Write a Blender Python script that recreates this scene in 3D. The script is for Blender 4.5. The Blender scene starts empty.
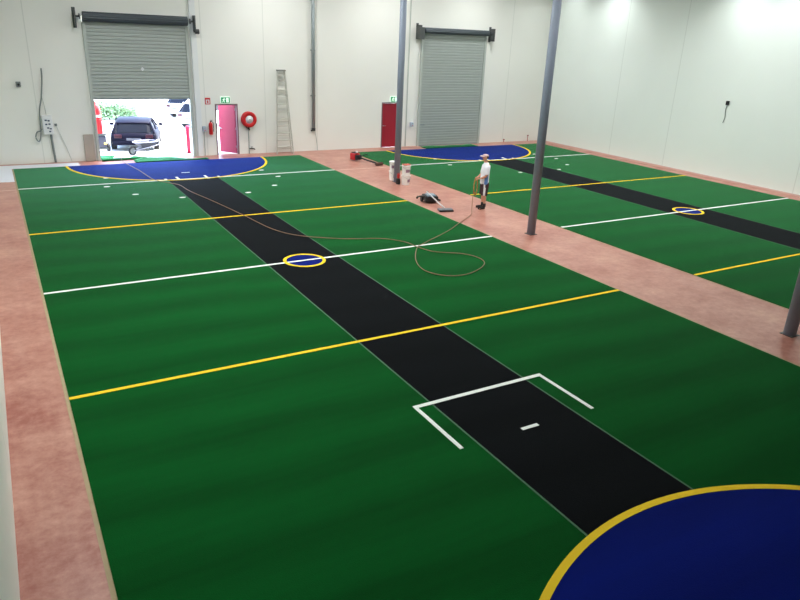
import bpy, bmesh, math, random
from mathutils import Vector, Matrix
random.seed(7)
PI = math.pi
COL = bpy.context.scene.collection
scene = bpy.context.scene

# ------------------------------------------------------------------ materials
def srgb(c):
    return tuple(((x/255.0)/12.92 if x/255.0 <= .04045 else ((x/255.0+.055)/1.055)**2.4) for x in c)
MATS = {}
def mat(name, rgb, rough=.6, metal=0, spec=.5, sheen=0, noise=0, nscale=8, bump=0, bscale=60, emit=None, coat=0):
    if name in MATS: return MATS[name]
    m = bpy.data.materials.new(name); m.use_nodes = True
    nt = m.node_tree; b = nt.nodes['Principled BSDF']
    c = srgb(rgb)
    b.inputs['Base Color'].default_value = (*c, 1)
    b.inputs['Roughness'].default_value = rough
    b.inputs['Metallic'].default_value = metal
    b.inputs['Specular IOR Level'].default_value = spec
    if sheen: b.inputs['Sheen Weight'].default_value = sheen
    if coat: b.inputs['Coat Weight'].default_value = coat
    tc = nt.nodes.new('ShaderNodeTexCoord')
    if noise:
        n = nt.nodes.new('ShaderNodeTexNoise'); n.inputs['Scale'].default_value = nscale; n.inputs['Detail'].default_value = 5
        nt.links.new(tc.outputs['Object'], n.inputs['Vector'])
        r = nt.nodes.new('ShaderNodeMapRange'); r.inputs['To Min'].default_value = 1-noise; r.inputs['To Max'].default_value = 1+noise
        nt.links.new(n.outputs['Fac'], r.inputs['Value'])
        mx = nt.nodes.new('ShaderNodeVectorMath'); mx.operation = 'SCALE'; mx.inputs[0].default_value = c
        nt.links.new(r.outputs[0], mx.inputs['Scale']); nt.links.new(mx.outputs[0], b.inputs['Base Color'])
    if bump:
        n2 = nt.nodes.new('ShaderNodeTexNoise'); n2.inputs['Scale'].default_value = bscale
        nt.links.new(tc.outputs['Object'], n2.inputs['Vector'])
        bp = nt.nodes.new('ShaderNodeBump'); bp.inputs['Strength'].default_value = bump; bp.inputs['Distance'].default_value = .01
        nt.links.new(n2.outputs['Fac'], bp.inputs['Height']); nt.links.new(bp.outputs[0], b.inputs['Normal'])
    if emit:
        b.inputs['Emission Color'].default_value = (*srgb(emit[0]), 1); b.inputs['Emission Strength'].default_value = emit[1]
    MATS[name] = m
    return m

def N(nt, t, **kw):
    n = nt.nodes.new(t)
    for k, v in kw.items(): setattr(n, k, v)
    return n
def math_(nt, op, a, b=None, c=None):
    n = nt.nodes.new('ShaderNodeMath'); n.operation = op
    for i, v in enumerate((a, b, c)):
        if v is None: continue
        if isinstance(v, (int, float)): n.inputs[i].default_value = v
        else: nt.links.new(v, n.inputs[i])
    return n.outputs[0]
def mixc(nt, fac, a, b):
    n = nt.nodes.new('ShaderNodeMix'); n.data_type = 'RGBA'
    for idx, v in ((0, fac), (6, a), (7, b)):
        if isinstance(v, (int, float)): n.inputs[idx].default_value = v
        elif isinstance(v, tuple): n.inputs[idx].default_value = (*v[:3], 1)
        else: nt.links.new(v, n.inputs[idx])
    return n.outputs[2]

def turf_mat(name, rgb, rgb2, sheen=.5, sheen_rgb=(255, 255, 255)):
    """short tufted synthetic pile; soft rolled bands across the roll, tiny blade noise"""
    m = bpy.data.materials.new(name); m.use_nodes = True
    nt = m.node_tree; b = nt.nodes['Principled BSDF']
    tc = N(nt, 'ShaderNodeTexCoord'); sx = N(nt, 'ShaderNodeSeparateXYZ'); nt.links.new(tc.outputs['Object'], sx.inputs[0])
    nz = N(nt, 'ShaderNodeTexNoise'); nz.inputs['Scale'].default_value = .35; nz.inputs['Detail'].default_value = 3
    nt.links.new(tc.outputs['Object'], nz.inputs['Vector'])
    y = math_(nt, 'MULTIPLY_ADD', nz.outputs['Fac'], .9, sx.outputs['Y'])
    y = math_(nt, 'MULTIPLY_ADD', sx.outputs['X'], .06, y)
    band = math_(nt, 'MULTIPLY_ADD', math_(nt, 'SINE', math_(nt, 'MULTIPLY', y, 5.3)), .5, .5)
    mp = N(nt, 'ShaderNodeMapping'); mp.inputs['Scale'].default_value = (.5, 7, 1)
    nt.links.new(tc.outputs['Object'], mp.inputs['Vector'])
    n2 = N(nt, 'ShaderNodeTexNoise'); n2.inputs['Scale'].default_value = 1.0; n2.inputs['Detail'].default_value = 4
    nt.links.new(mp.outputs[0], n2.inputs['Vector'])
    n3 = N(nt, 'ShaderNodeTexNoise'); n3.inputs['Scale'].default_value = 70; n3.inputs['Detail'].default_value = 3
    nt.links.new(tc.outputs['Object'], n3.inputs['Vector'])
    f = math_(nt, 'ADD', math_(nt, 'MULTIPLY', band, .36), math_(nt, 'MULTIPLY', n2.outputs['Fac'], .5))
    f = math_(nt, 'ADD', f, math_(nt, 'MULTIPLY', math_(nt, 'SUBTRACT', n3.outputs['Fac'], .5), .5))
    nt.links.new(mixc(nt, f, srgb(rgb), srgb(rgb2)), b.inputs['Base Color'])
    b.inputs['Roughness'].default_value = .9; b.inputs['Specular IOR Level'].default_value = .06
    b.inputs['Sheen Weight'].default_value = sheen; b.inputs['Sheen Roughness'].default_value = .20
    b.inputs['Sheen Tint'].default_value = (*srgb(sheen_rgb), 1)
    bp = N(nt, 'ShaderNodeBump'); bp.inputs['Strength'].default_value = .5; bp.inputs['Distance'].default_value = .006
    nt.links.new(n3.outputs['Fac'], bp.inputs['Height']); nt.links.new(bp.outputs[0], b.inputs['Normal'])
    MATS[name] = m; return m

def floor_mat():
    m = bpy.data.materials.new('painted_concrete'); m.use_nodes = True
    nt = m.node_tree; b = nt.nodes['Principled BSDF']
    tc = N(nt, 'ShaderNodeTexCoord')
    sx = N(nt, 'ShaderNodeSeparateXYZ'); nt.links.new(tc.outputs['Object'], sx.inputs[0])
    a = N(nt, 'ShaderNodeTexNoise'); a.inputs['Scale'].default_value = .9; a.inputs['Detail'].default_value = 8; a.inputs['Roughness'].default_value = .7
    c = N(nt, 'ShaderNodeTexNoise'); c.inputs['Scale'].default_value = 7; c.inputs['Detail'].default_value = 6; c.inputs['Roughness'].default_value = .7
    for n in (a, c): nt.links.new(tc.outputs['Object'], n.inputs['Vector'])
    f = math_(nt, 'MULTIPLY', math_(nt, 'MULTIPLY_ADD', c.outputs['Fac'], .5, math_(nt, 'MULTIPLY', a.outputs['Fac'], .7)), 1)
    r = N(nt, 'ShaderNodeMapRange'); r.inputs['From Min'].default_value = .45; r.inputs['From Max'].default_value = .8
    nt.links.new(f, r.inputs['Value'])
    pink = mixc(nt, r.outputs[0], srgb(FL[0]), srgb(FL[1]))
    # pale patch of floor in the back left corner
    edge = math_(nt, 'MULTIPLY_ADD', c.outputs['Fac'], .3, -.15)
    mx = math_(nt, 'LESS_THAN', math_(nt, 'ADD', sx.outputs['X'], edge), 2.55)
    my = math_(nt, 'GREATER_THAN', math_(nt, 'ADD', sx.outputs['Y'], edge), 25.75)
    my2 = math_(nt, 'LESS_THAN', sx.outputs['Y'], 28.85)
    mk = math_(nt, 'MULTIPLY', math_(nt, 'MULTIPLY', mx, my), my2)
    nt.links.new(mixc(nt, mk, pink, srgb((222, 224, 232))), b.inputs['Base Color'])
    rr = math_(nt, 'MULTIPLY_ADD', c.outputs['Fac'], .25, .25)
    nt.links.new(rr, b.inputs['Roughness']); b.inputs['Specular IOR Level'].default_value = .45
    return m

def wall_mat(name, rgb, axis, joints):
    m = bpy.data.materials.new(name); m.use_nodes = True
    nt = m.node_tree; b = nt.nodes['Principled BSDF']
    tc = N(nt, 'ShaderNodeTexCoord'); sx = N(nt, 'ShaderNodeSeparateXYZ'); nt.links.new(tc.outputs['Object'], sx.inputs[0])
    n = N(nt, 'ShaderNodeTexNoise'); n.inputs['Scale'].default_value = .5; n.inputs['Detail'].default_value = 6
    nt.links.new(tc.outputs['Object'], n.inputs['Vector'])
    c = srgb(rgb); d = tuple(x*.93 for x in c)
    col = mixc(nt, n.outputs['Fac'], d, c)
    fac = None
    for j in joints:
        t = math_(nt, 'LESS_THAN', math_(nt, 'ABSOLUTE', math_(nt, 'SUBTRACT', sx.outputs[axis], j)), .018)
        fac = t if fac is None else math_(nt, 'MAXIMUM', fac, t)
    if fac is not None: col = mixc(nt, math_(nt, 'MULTIPLY', fac, .28), col, srgb((165, 172, 165)))
    nt.links.new(col, b.inputs['Base Color'])
    b.inputs['Roughness'].default_value = .75; b.inputs['Specular IOR Level'].default_value = .3
    return m

FL = ((152, 88, 76), (200, 152, 134))
M_floor = floor_mat()
M_green = turf_mat('green_turf', (1, 60, 17), (4, 88, 33), 1.0, (165, 255, 200))
M_black = turf_mat('black_turf', (4, 7, 9), (11, 15, 18), .16, (230, 235, 255))
M_blue = turf_mat('blue_turf', (3, 18, 92), (6, 27, 120), .8, (120, 160, 255))
M_white_line = mat('white_turf_line', (240, 245, 240), .9, spec=.1, bump=.4)
M_yellow_line = mat('yellow_turf_line', (242, 206, 50), .9, spec=.1, bump=.4)
M_seam = mat('turf_seam_tape', (78, 112, 88), .9, spec=.1)
M_backing = mat('turf_backing', (168, 152, 120), .9, noise=.15)
M_steel = mat('galvanised_steel', (150, 160, 162), .45, .55, noise=.08, nscale=3)
M_curtain = mat('curtain_steel', (172, 180, 176), .5, .1, noise=.05, nscale=2)
M_drum = mat('drum_steel', (72, 80, 86), .5, .3)
M_bracket = mat('bracket_steel', (80, 84, 84), .55, .3)
M_col = mat('column_paint', (130, 141, 158), .5, noise=.06)
M_maroon = mat('maroon_door_paint', (150, 22, 42), .5)
M_maroon_glare = mat('maroon_door_glare_tint', (150, 26, 62), .5)  # same maroon paint, daylight glare put into the colour as a pinker tint
M_frame = mat('door_frame_paint', (120, 90, 95), .5)
M_white = mat('white_plastic', (225, 228, 230), .45)
M_dark = mat('dark_rubber', (24, 24, 26), .6)
M_grey = mat('grey_plastic', (120, 128, 128), .5)
M_lgrey = mat('pale_grey_conduit', (176, 184, 178), .5)
M_red = mat('red_paint', (190, 22, 28), .4)
M_alu = mat('aluminium', (196, 196, 188), .45, .3)
M_concrete = mat('outdoor_concrete', (205, 203, 198), .9, noise=.08, nscale=.4)
M_ceil = mat('ceiling_sheet', (200, 203, 200), .7)
M_beam = mat('beam_paint', (170, 175, 175), .6)
M_green_sign = mat('exit_sign_green', (10, 130, 80), .4, emit=((20, 150, 95), .35))
M_sign_white = mat('exit_sign_white', (235, 250, 240), .4, emit=((220, 255, 235), .5))

# ------------------------------------------------------------------ helpers
def link(o, parent=None):
    COL.objects.link(o)
    if parent: o.parent = parent
    return o
def build(name, bm, m, parent=None, loc=None, smooth=False):
    me = bpy.data.meshes.new(name)
    bmesh.ops.recalc_face_normals(bm, faces=bm.faces[:])
    bm.to_mesh(me); bm.free()
    ms = m if isinstance(m, (list, tuple)) else [m]
    for q in ms: me.materials.append(q)
    if smooth:
        for p in me.polygons: p.use_smooth = True
    o = bpy.data.objects.new(name, me)
    if loc: o.location = loc
    return link(o, parent)
def thing(name, label, cat, loc=(0, 0, 0), rz=0, group=None):
    o = bpy.data.objects.new(name, None); o.empty_display_size = .2
    o.location = loc; o.rotation_euler = (0, 0, rz)
    return tag(link(o), label, cat, group)
def tag(o, label, cat, group=None, kind=None):
    o['label'] = label; o['category'] = cat
    if group: o['group'] = group
    if kind: o['kind'] = kind
    return o
def struct(o):
    o['kind'] = 'structure'; return o
def copy_thing(o, parent=None):
    kids = list(o.children)
    c = o.copy(); COL.objects.link(c)
    if parent: c.parent = parent
    for k in kids: copy_thing(k, c)
    return c
def B(): return bmesh.new()
def box(bm, x0, x1, y0, y1, z0, z1, bev=0, mi=0, M=None):
    r = bmesh.ops.create_cube(bm, size=1)
    vs = r['verts']
    bmesh.ops.scale(bm, vec=(x1-x0, y1-y0, z1-z0), verts=vs)
    bmesh.ops.translate(bm, vec=((x0+x1)/2, (y0+y1)/2, (z0+z1)/2), verts=vs)
    if M is not None: bmesh.ops.transform(bm, matrix=M, verts=vs)
    fs = set(f for v in vs for f in v.link_faces)
    for f in fs: f.material_index = mi
    if bev:
        es = list(set(e for v in vs for e in v.link_edges))
        bmesh.ops.bevel(bm, geom=es, offset=bev, segments=2, profile=.6, affect='EDGES')
    return bm
def cyl(bm, p0, p1, r0, r1=None, n=16, mi=0, caps=True):
    p0 = Vector(p0); p1 = Vector(p1); r1 = r0 if r1 is None else r1
    d = p1-p0; q = d.to_track_quat('Z', 'Y').to_matrix().to_4x4()
    r = bmesh.ops.create_cone(bm, cap_ends=caps, segments=n, radius1=r0, radius2=r1, depth=d.length)
    bmesh.ops.transform(bm, matrix=Matrix.Translation((p0+p1)/2) @ q, verts=r['verts'])
    for v in r['verts']:
        for f in v.link_faces: f.material_index = mi
    return bm
def lathe(bm, prof, n=24, M=None, mi=0):
    """prof = [(r,z)...] around z"""
    rings = []
    for r, z in prof:
        if r < 1e-5: rings.append([bm.verts.new((0, 0, z))])
        else: rings.append([bm.verts.new((r*math.cos(2*PI*i/n), r*math.sin(2*PI*i/n), z)) for i in range(n)])
    for a, b in zip(rings, rings[1:]):
        for i in range(n):
            j = (i+1) % n
            if len(a) == 1 and len(b) == 1: continue
            if len(a) == 1: f = bm.faces.new((a[0], b[i], b[j]))
            elif len(b) == 1: f = bm.faces.new((a[i], a[j], b[0]))
            else: f = bm.faces.new((a[i], a[j], b[j], b[i]))
            f.material_index = mi
    if M is not None:
        bmesh.ops.transform(bm, matrix=M, verts=[v for r in rings for v in r])
    return bm
def smooth_path(pts, k=6):
    P = [Vector(p) for p in pts]; out = []
    for i in range(len(P)-1):
        p0 = P[max(i-1, 0)]; p1 = P[i]; p2 = P[i+1]; p3 = P[min(i+2, len(P)-1)]
        for s in range(k):
            t = s/k
            out.append(.5*((2*p1)+(-p0+p2)*t+(2*p0-5*p1+4*p2-p3)*t*t+(-p0+3*p1-3*p2+p3)*t**3))
    out.append(P[-1]); return out
def tube(bm, pts, r, n=8, mi=0):
    P = [Vector(p) for p in pts]; rings = []
    up = Vector((0, 0, 1))
    for i, p in enumerate(P):
        t = (P[min(i+1, len(P)-1)]-P[max(i-1, 0)]).normalized()
        a = t.cross(up)
        if a.length < .05: a = t.cross(Vector((1, 0, 0)))
        a.normalize(); b = t.cross(a).normalized()
        rr = r[i] if isinstance(r, (list, tuple)) else r
        rings.append([bm.verts.new(p+rr*(a*math.cos(2*PI*k/n)+b*math.sin(2*PI*k/n))) for k in range(n)])
    for a, b in zip(rings, rings[1:]):
        for k in range(n):
            bm.faces.new((a[k], a[(k+1) % n], b[(k+1) % n], b[k])).material_index = mi
    bm.faces.new(rings[0][::-1]); bm.faces.new(rings[-1])
    return bm
def slab(bm, poly, z0, z1, mi=0):
    a = [bm.verts.new((x, y, z0)) for x, y in poly]; b = [bm.verts.new((x, y, z1)) for x, y in poly]
    n = len(poly)
    f = [bm.faces.new(a[::-1]), bm.faces.new(b)]
    for i in range(n): f.append(bm.faces.new((a[i], a[(i+1) % n], b[(i+1) % n], b[i])))
    for q in f: q.material_index = mi
    return bm
def skin(name, verts, edges, radii, sub=2, root=0):
    """grow a surface over a skeleton, return an evaluated mesh"""
    me = bpy.data.meshes.new(name); me.from_pydata([tuple(v) for v in verts], edges, [])
    o = bpy.data.objects.new(name, me); COL.objects.link(o)
    md = o.modifiers.new('s', 'SKIN'); md.use_smooth_shade = True
    if not me.skin_vertices: 
        pass
    sv = me.skin_vertices[0].data
    for i, r in enumerate(radii):
        sv[i].radius = (r, r) if isinstance(r, (int, float)) else r
        sv[i].use_root = (i == root)
    s = o.modifiers.new('u', 'SUBSURF'); s.levels = sub; s.render_levels = sub
    dg = bpy.context.evaluated_depsgraph_get(); dg.update()
    out = bpy.data.meshes.new_from_object(o.evaluated_get(dg))
    bpy.data.objects.remove(o); bpy.data.meshes.remove(me)
    return out
def merge_meshes(name, ms):
    bm = bmesh.new()
    for m in ms: bm.from_mesh(m)
    me = bpy.data.meshes.new(name); bm.to_mesh(me); bm.free()
    for p in me.polygons: p.use_smooth = True
    return me

# ------------------------------------------------------------------ camera
def cam_setup():
    yaw, pitch, roll = [math.radians(v) for v in (30.86909, 21.17001, -2.47596)]
    cy, sy, cp, sp, cr, sr = math.cos(yaw), math.sin(yaw), math.cos(pitch), math.sin(pitch), math.cos(roll), math.sin(roll)
    f = Vector((sy*cp, cy*cp, -sp)); r = Vector((cy, -sy, 0)); d = f.cross(r)
    r2 = cr*r+sr*d; d2 = -sr*r+cr*d
    M = Matrix((( r2.x, -d2.x, -f.x, 0), (r2.y, -d2.y, -f.y, 0), (r2.z, -d2.z, -f.z, 5), (0, 0, 0, 1)))
    c = bpy.data.cameras.new('camera'); c.sensor_width = 36; c.lens = 678.3/800*36; c.clip_end = 600
    o = bpy.data.objects.new('camera', c); o.matrix_world = M; COL.objects.link(o); scene.camera = o
cam_setup()

# ------------------------------------------------------------------ room
XL, XR, YB, YN, H = -.45, 25.78, 29.08, -4.0, 8.7
T = .18
struct(build('floor', box(B(), XL-T, XR+T, YN-T, YB+T, -.2, 0), M_floor))
DA = (3.30, 7.05)      # open roller door bay
DB = (17.95, 21.6)     # closed roller door bay
D1 = (8.02, 8.98); D2 = (15.92, 16.88)
HD, HR = 2.1, 5.25
wb = B()
holes = [(DA[0], DA[1], HR), (D1[0], D1[1], HD), (D2[0], D2[1], HD), (DB[0], DB[1], HR)]
x = XL-T
for a, b_, h in holes:
    box(wb, x, a, YB, YB+T, -.2, H)
    box(wb, a, b_, YB, YB+T, h, H); x = b_
box(wb, x, XR+T, YB, YB+T, -.2, H)
struct(build('wall_back', wb, wall_mat('back_wall_paint', (234, 235, 229), 'X', (1.42, 7.62, 10.2, 12.62, 17.25, 23.3))))
struct(build('wall_right', box(B(), XR, XR+T, YN, YB, -.2, H), wall_mat('right_wall_paint', (230, 238, 232), 'Y', (23.85, 20.62, 14.5, 8.3, 2.1))))
struct(build('wall_left', box(B(), XL-T, XL, YN, YB, -.2, H), wall_mat('left_wall_paint', (244, 247, 240), 'Y', (22, 15, 8, 1))))
struct(build('wall_front', box(B(), XL-T, XR+T, YN-T, YN, -.2, H), wall_mat('front_wall_paint', (226, 230, 220), 'X', (5, 12, 19))))
# corrugated ceiling sheet with purlins
cb = B(); nx = 240; prev = None
for i in range(nx+1):
    xx = XL-T+(XR-XL+2*T)*i/nx; zz = H+(.03 if i % 4 in (1, 2) else 0)
    a = cb.verts.new((xx, YN-T, zz)); b_ = cb.verts.new((xx, YB+T, zz))
    if prev: cb.faces.new((prev[0], a, b_, prev[1]))
    prev = (a, b_)
struct(build('ceiling', cb, M_ceil))
for i, yy in enumerate((-.3, 6.42, 14.0, 21.6, 28.6)):
    bb = B(); box(bb, XL, XR, yy-.1, yy+.1, H-.02, H-.04); box(bb, XL, XR, yy-.01, yy+.01, H-.40, H-.03); box(bb, XL, XR, yy-.1, yy+.1, H-.42, H-.40)
    o = struct(build('trim_%d' % (i+1), bb, M_beam))
# small cement skirting line along the right wall foot
struct(build('baseboard_right', box(B(), XR-.03, XR, YN, YB, 0, .07), mat('skirting_paint', (205, 170, 160), .7)))

# exterior
struct(build('ground', box(B(), -60, 90, YB+T, 220, -.25, -.005), M_concrete))

# doors -------------------------------------------------------------
def frame(name, a, b_):
    bm = B(); w = .05
    box(bm, a, a+w, YB-.02, YB+T+.01, 0, HD); box(bm, b_-w, b_, YB-.02, YB+T+.01, 0, HD); box(bm, a+w, b_-w, YB-.02, YB+T+.01, HD-w, HD)
    return struct(build(name, bm, M_frame))
def leaf(parent_frame, name, hinge, ang, m, w=.86):
    bm = B(); box(bm, -w, 0, -.02, .02, .01, HD-.06, bev=.004)
    o = build(name, bm, m, parent_frame); o.location = hinge; o.rotation_euler = (0, 0, ang)
    h = B(); cyl(h, (-w+.07, -.02, 1.02), (-w+.07, -.07, 1.02), .012); cyl(h, (-w+.07, -.07, 1.02), (-w+.19, -.07, 1.02), .011); cyl(h, (-w+.07, -.018, 1.02), (-w+.07, -.028, 1.02), .03)
    build('door_handle', h, M_steel, o, smooth=True)
    g = B()
    for z in (.25, 1.0, 1.8): cyl(g, (.005, -.03, z), (.005, -.03, z+.1), .01)
    build('hinge', g, M_steel, o)
    return o
d1 = frame('door_1', *D1); leaf(d1, 'door_leaf', (D1[1]-.055, YB+T-.01, 0), math.radians(-52), M_maroon_glare)
d2 = frame('door_2', *D2); leaf(d2, 'door_leaf', (D2[1]-.05, YB+.05, 0), 0, M_maroon)

# roller doors --------------------------------------------------------
def roller(name, a, b_, zbot, label, motor_left, HR, DR):
    t = thing(name, label, 'roller door', ((a+b_)/2, YB, 0), 0)
    w = (b_-a)/2; y = .06
    cb = B(); step = .125; z = zbot; prev = None; top = HR+.22
    k = 0
    while z < top:
        for dz, dy in ((0, 0), (.07, 0), (.078, .035), (.117, .035)):
            if z+dz > top: break
            p = (cb.verts.new((-w-.06, -y+dy-.03, z+dz)), cb.verts.new((w+.06, -y+dy-.03, z+dz)))
            if prev: cb.faces.new((prev[0], prev[1], p[1], p[0]))
            prev = p
        z += step
    cur = build('curtain', cb, M_curtain, t)
    so = cur.modifiers.new('thick', 'SOLIDIFY'); so.thickness = .004
    hb = B(); box(hb, -w-.05, w+.05, -.11, -.05, zbot-.05, zbot+.03, bev=.005); build('bottom_rail', hb, M_steel, t)
    # rolled coil: shallow ribbed drum
    dr = B(); n = 48; L = w+.04; rings = []
    for xx in (-L, L):
        rings.append([dr.verts.new((xx, -.24+(DR-(.012 if i % 4 < 2 else 0))*math.cos(2*PI*i/n), HR+.2+(DR-(.012 if i % 4 < 2 else 0))*math.sin(2*PI*i/n))) for i in range(n)])
    for i in range(n): dr.faces.new((rings[0][i], rings[0][(i+1) % n], rings[1][(i+1) % n], rings[1][i]))
    dr.faces.new(rings[0]); dr.faces.new(rings[1]); build('drum_roll', dr, M_drum, t)
    for s in (-1, 1):
        g = B(); box(g, s*(w+.02)-.055, s*(w+.02)+.055, -.13, -.005, .0, HR); build('guide_track', g, M_lgrey, t)
        br = B(); X = s*(w+.30)
        box(br, X-.02, X+.02, -.42, -.005, HR-.16, HR+.42, bev=.004)
        box(br, X-.06, X+.06, -.03, -.004, HR-.2, HR+.5)
        build('bracket', br, M_bracket, t)
        ax = B(); cyl(ax, (s*(w+.12), -.24, HR+.2), (s*(w+.34), -.24, HR+.2), .035); cyl(ax, (s*(w+.13), -.24, HR+.2), (s*(w+.16), -.24, HR+.2), .1)
        build('axle', ax, M_bracket, t, smooth=False)
    s = -1 if motor_left == 1 else 1
    mb = B()
    if motor_left == 1:
        box(mb, s*(w+.27)-.13, s*(w+.27)+.13, -.45, -.1, HR-.2, HR+.33, bev=.02)
        cyl(mb, (s*(w+.12), -.3, HR-.12), (s*(w+.12), -.3, HR+.02), .07)
    else:
        cyl(mb, (s*(w+.33), -.24, HR-.16), (s*(w+.47), -.24, HR-.16), .09, n=20)
        box(mb, s*(w+.30)-.03, s*(w+.30)+.12, -.3, -.18, HR-.2, HR-.12)
    build('chain_wheel', mb, M_bracket, t)
    if zbot > 1:
        lk = B(); box(lk, -.0, .13, -.125, -.085, zbot+1.05, zbot+1.11, bev=.008); box(lk, .04, .09, -.12, -.085, zbot+1.01, zbot+1.15, bev=.008)
        build('lift_handle', lk, M_white, t)
    else:
        lk = B(); box(lk, -w+.02, -w+.3, -.12, -.08, 1.0, 1.06, bev=.006); build('lock_bar', lk, M_steel, t)
    return t
roller('roller_door', DA[0]+.06, DA[1]-.03, 2.36, 'grey ribbed steel roller door rolled half open above the sunlit yard', 0, 5.04, .17)
roller('roller_door', DB[0]+.03, DB[1], .03, 'grey ribbed steel roller door closed to the floor in the right part of the back wall', 1, 5.14, .13)

# ------------------------------------------------------------------ turf pitches
def ring(bm, cx, cy, r0, r1, a0, a1, z0, z1, n=72):
    out = []
    for i in range(n+1):
        a = a0+(a1-a0)*i/n; c, s = math.cos(a), math.sin(a)
        out.append([bm.verts.new((cx+r*c, cy+r*s, z)) for r, z in ((r0, z0), (r0, z1), (r1, z1), (r1, z0))])
    for p, q in zip(out, out[1:]):
        for k in range(4): bm.faces.new((p[k], p[(k+1) % 4], q[(k+1) % 4], q[k]))
    return bm
Y0, Y1 = .35, 28.05
def pitch(x0, x1, s0, s1, label):
    cx = (x0+x1)/2; X0, X1 = x0-cx, x1-cx; S0, S1 = s0-cx, s1-cx
    t = thing('sports_turf_pitch', label, 'sports pitch', (cx, 0, 0))
    build('turf_backing', slab(B(), [(X0-.05, Y0-.05), (X1+.06, Y0-.05), (X1+.06, Y1+.05), (X0-.05, Y1+.05)], 0, .004), M_backing, t)
    build('green_turf', slab(B(), [(X0, Y0), (X1, Y0), (X1, Y1), (X0, Y1)], .004, .016), M_green, t)
    build('centre_strip', slab(B(), [(S0, Y0+.01), (S1, Y0+.01), (S1, Y1-.01), (S0, Y1-.01)], .010, .0175), M_black, t)
    for s in (S0, S1): build('seam', slab(B(), [(s-.014, Y0+.02), (s+.014, Y0+.02), (s+.014, Y1-.02), (s-.014, Y1-.02)], .012, .0185), M_seam, t)
    def hline(y, m, w=.075, a=X0, b_=X1, nm='court_line'):
        build(nm, slab(B(), [(a, y-w/2), (b_, y-w/2), (b_, y+w/2), (a, y+w/2)], .012, .0225), m, t)
    def vline(xx, a, b_, m=M_white_line, w=.075, nm='court_line'):
        build(nm, slab(B(), [(xx-w/2, a), (xx+w/2, a), (xx+w/2, b_), (xx-w/2, b_)], .012, .0225), m, t)
    rD = 3.78
    for (yc, a0, a1) in ((Y0, 0, PI), (Y1, PI, 2*PI)):
        g = B(); n = 72
        c = slab(g, [(rD*math.cos(a0+PI*i/n)*1.0, yc+rD*math.sin(a0+PI*i/n)) for i in range(n+1)], .012, .0195)
        build('goal_semicircle', g, M_blue, t)
        build('semicircle_line', ring(B(), 0, yc, rD-.07, rD+.02, a0, a1, .012, .0235), M_yellow_line, t)
    hline(24.40, M_white_line); hline(18.75, M_yellow_line); hline(14.2, M_white_line); hline(9.6, M_yellow_line)
    g = B(); slab(g, [(.46*math.cos(2*PI*i/48), 14.2+.46*math.sin(2*PI*i/48)) for i in range(48)], .012, .0205)
    build('centre_circle', g, M_blue, t)
    build('centre_circle_line', ring(B(), 0, 14.2, .42, .50, 0, 2*PI, .012, .0240, 64), M_yellow_line, t)
    # batting crease at the near end
    hline(7.23, M_white_line, .075, -1.20, 1.20, 'crease_line')
    for s in (-1, 1): vline(s*1.17, 6.05, 7.2, w=.06, nm='crease_line')
    hline(6.07, M_white_line, .06, -.15, .14, 'crease_line')
    # far end tick marks
    for dx, a, b_ in ((-.93, 24.38, 24.62), (-.5, 24.3, 24.86), (.5, 24.26, 24.84), (.93, 24.38, 24.6)): vline(dx, a, b_, w=.085, nm='tick_mark')
    hline(25.57, M_white_line, .06, -.15, .15, 'tick_mark')
    for dx, yy in ((-2.75, 25.4), (-2.94, 23.95), (-2.3, 22.5), (-1.05, 21.6), (1.07, 21.6), (2.28, 22.4), (2.95, 23.85), (2.78, 25.2)):
        g = B(); slab(g, [(dx+.10*math.cos(2*PI*i/16), yy+.06*math.sin(2*PI*i/16)) for i in range(16)], .012, .0225)
        build('position_mark', g, M_white_line, t)
    return t
pitch(.335, 11.32, 4.925, 6.69, 'left green turf pitch with black centre strip, running to the open roller door')
pitch(13.87, 25.03, 18.56, 20.34, 'right green turf pitch with black centre strip, running to the closed roller door')

# the pale line that continues over the bare floor between the pitches
def floor_strip(name, poly, z, m, label, cat):
    return tag(build(name, slab(B(), poly, 0, z), m), label, cat)
M_chalk = mat('chalk_string', (226, 196, 180), .8)
floor_strip('string_line', [(11.40, 24.38), (13.8, 24.38), (13.8, 24.42), (11.40, 24.42)], .004, M_chalk, 'pale taut string line crossing the pink floor between the two pitches', 'string line')
floor_strip('string_line', [(-.42, 24.385), (.27, 24.385), (.27, 24.415), (-.42, 24.415)], .004, M_chalk, 'pale taut string line on the pink floor at the left edge of the near pitch', 'string line')

# loose offcuts of turf along the wall
def offcut(name, pts_fn, nx_, ny_, m, label):
    g = B(); grid = [[g.verts.new(pts_fn(i/nx_, j/ny_)) for j in range(ny_+1)] for i in range(nx_+1)]
    for i in range(nx_):
        for j in range(ny_): g.faces.new((grid[i][j], grid[i+1][j], grid[i+1][j+1], grid[i][j+1]))
    o = tag(build(name, g, m, smooth=True), label, 'turf offcut')
    s = o.modifiers.new('t', 'SOLIDIFY'); s.thickness = .012; s.offset = 1
    return o
def fA(u, v):
    X = 4.55+u*2.85; d = .38+.14*math.sin(u*5+.5)+.1*math.sin(u*13)
    Yb = 28.14; return (X, Yb+v*(d+.55*math.exp(-((u-.35)/.25)**2)), .014+.02*abs(math.sin(u*9))*v)
offcut('turf_offcut', fA, 40, 6, M_green, 'wavy edged green turf offcut lying in front of the open roller door')
def fB(u, v):
    X = 3.42+u*1.7; y0 = 28.75+.15*u; y1 = 30.15-.95*u
    return (X, y0+v*(y1-y0), .014+.03*abs(math.sin(u*7+v*3))+.03*math.sin(u*PI)*math.sin(v*PI))
offcut('turf_offcut', fB, 24, 6, M_green, 'small crumpled green turf offcut in the left corner of the open roller doorway')
def fC(u, v): return (17.95+u*3.1, 28.14+v*(.62+.05*math.sin(u*7)), .014+.012*abs(math.sin(u*8))*v)
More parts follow.
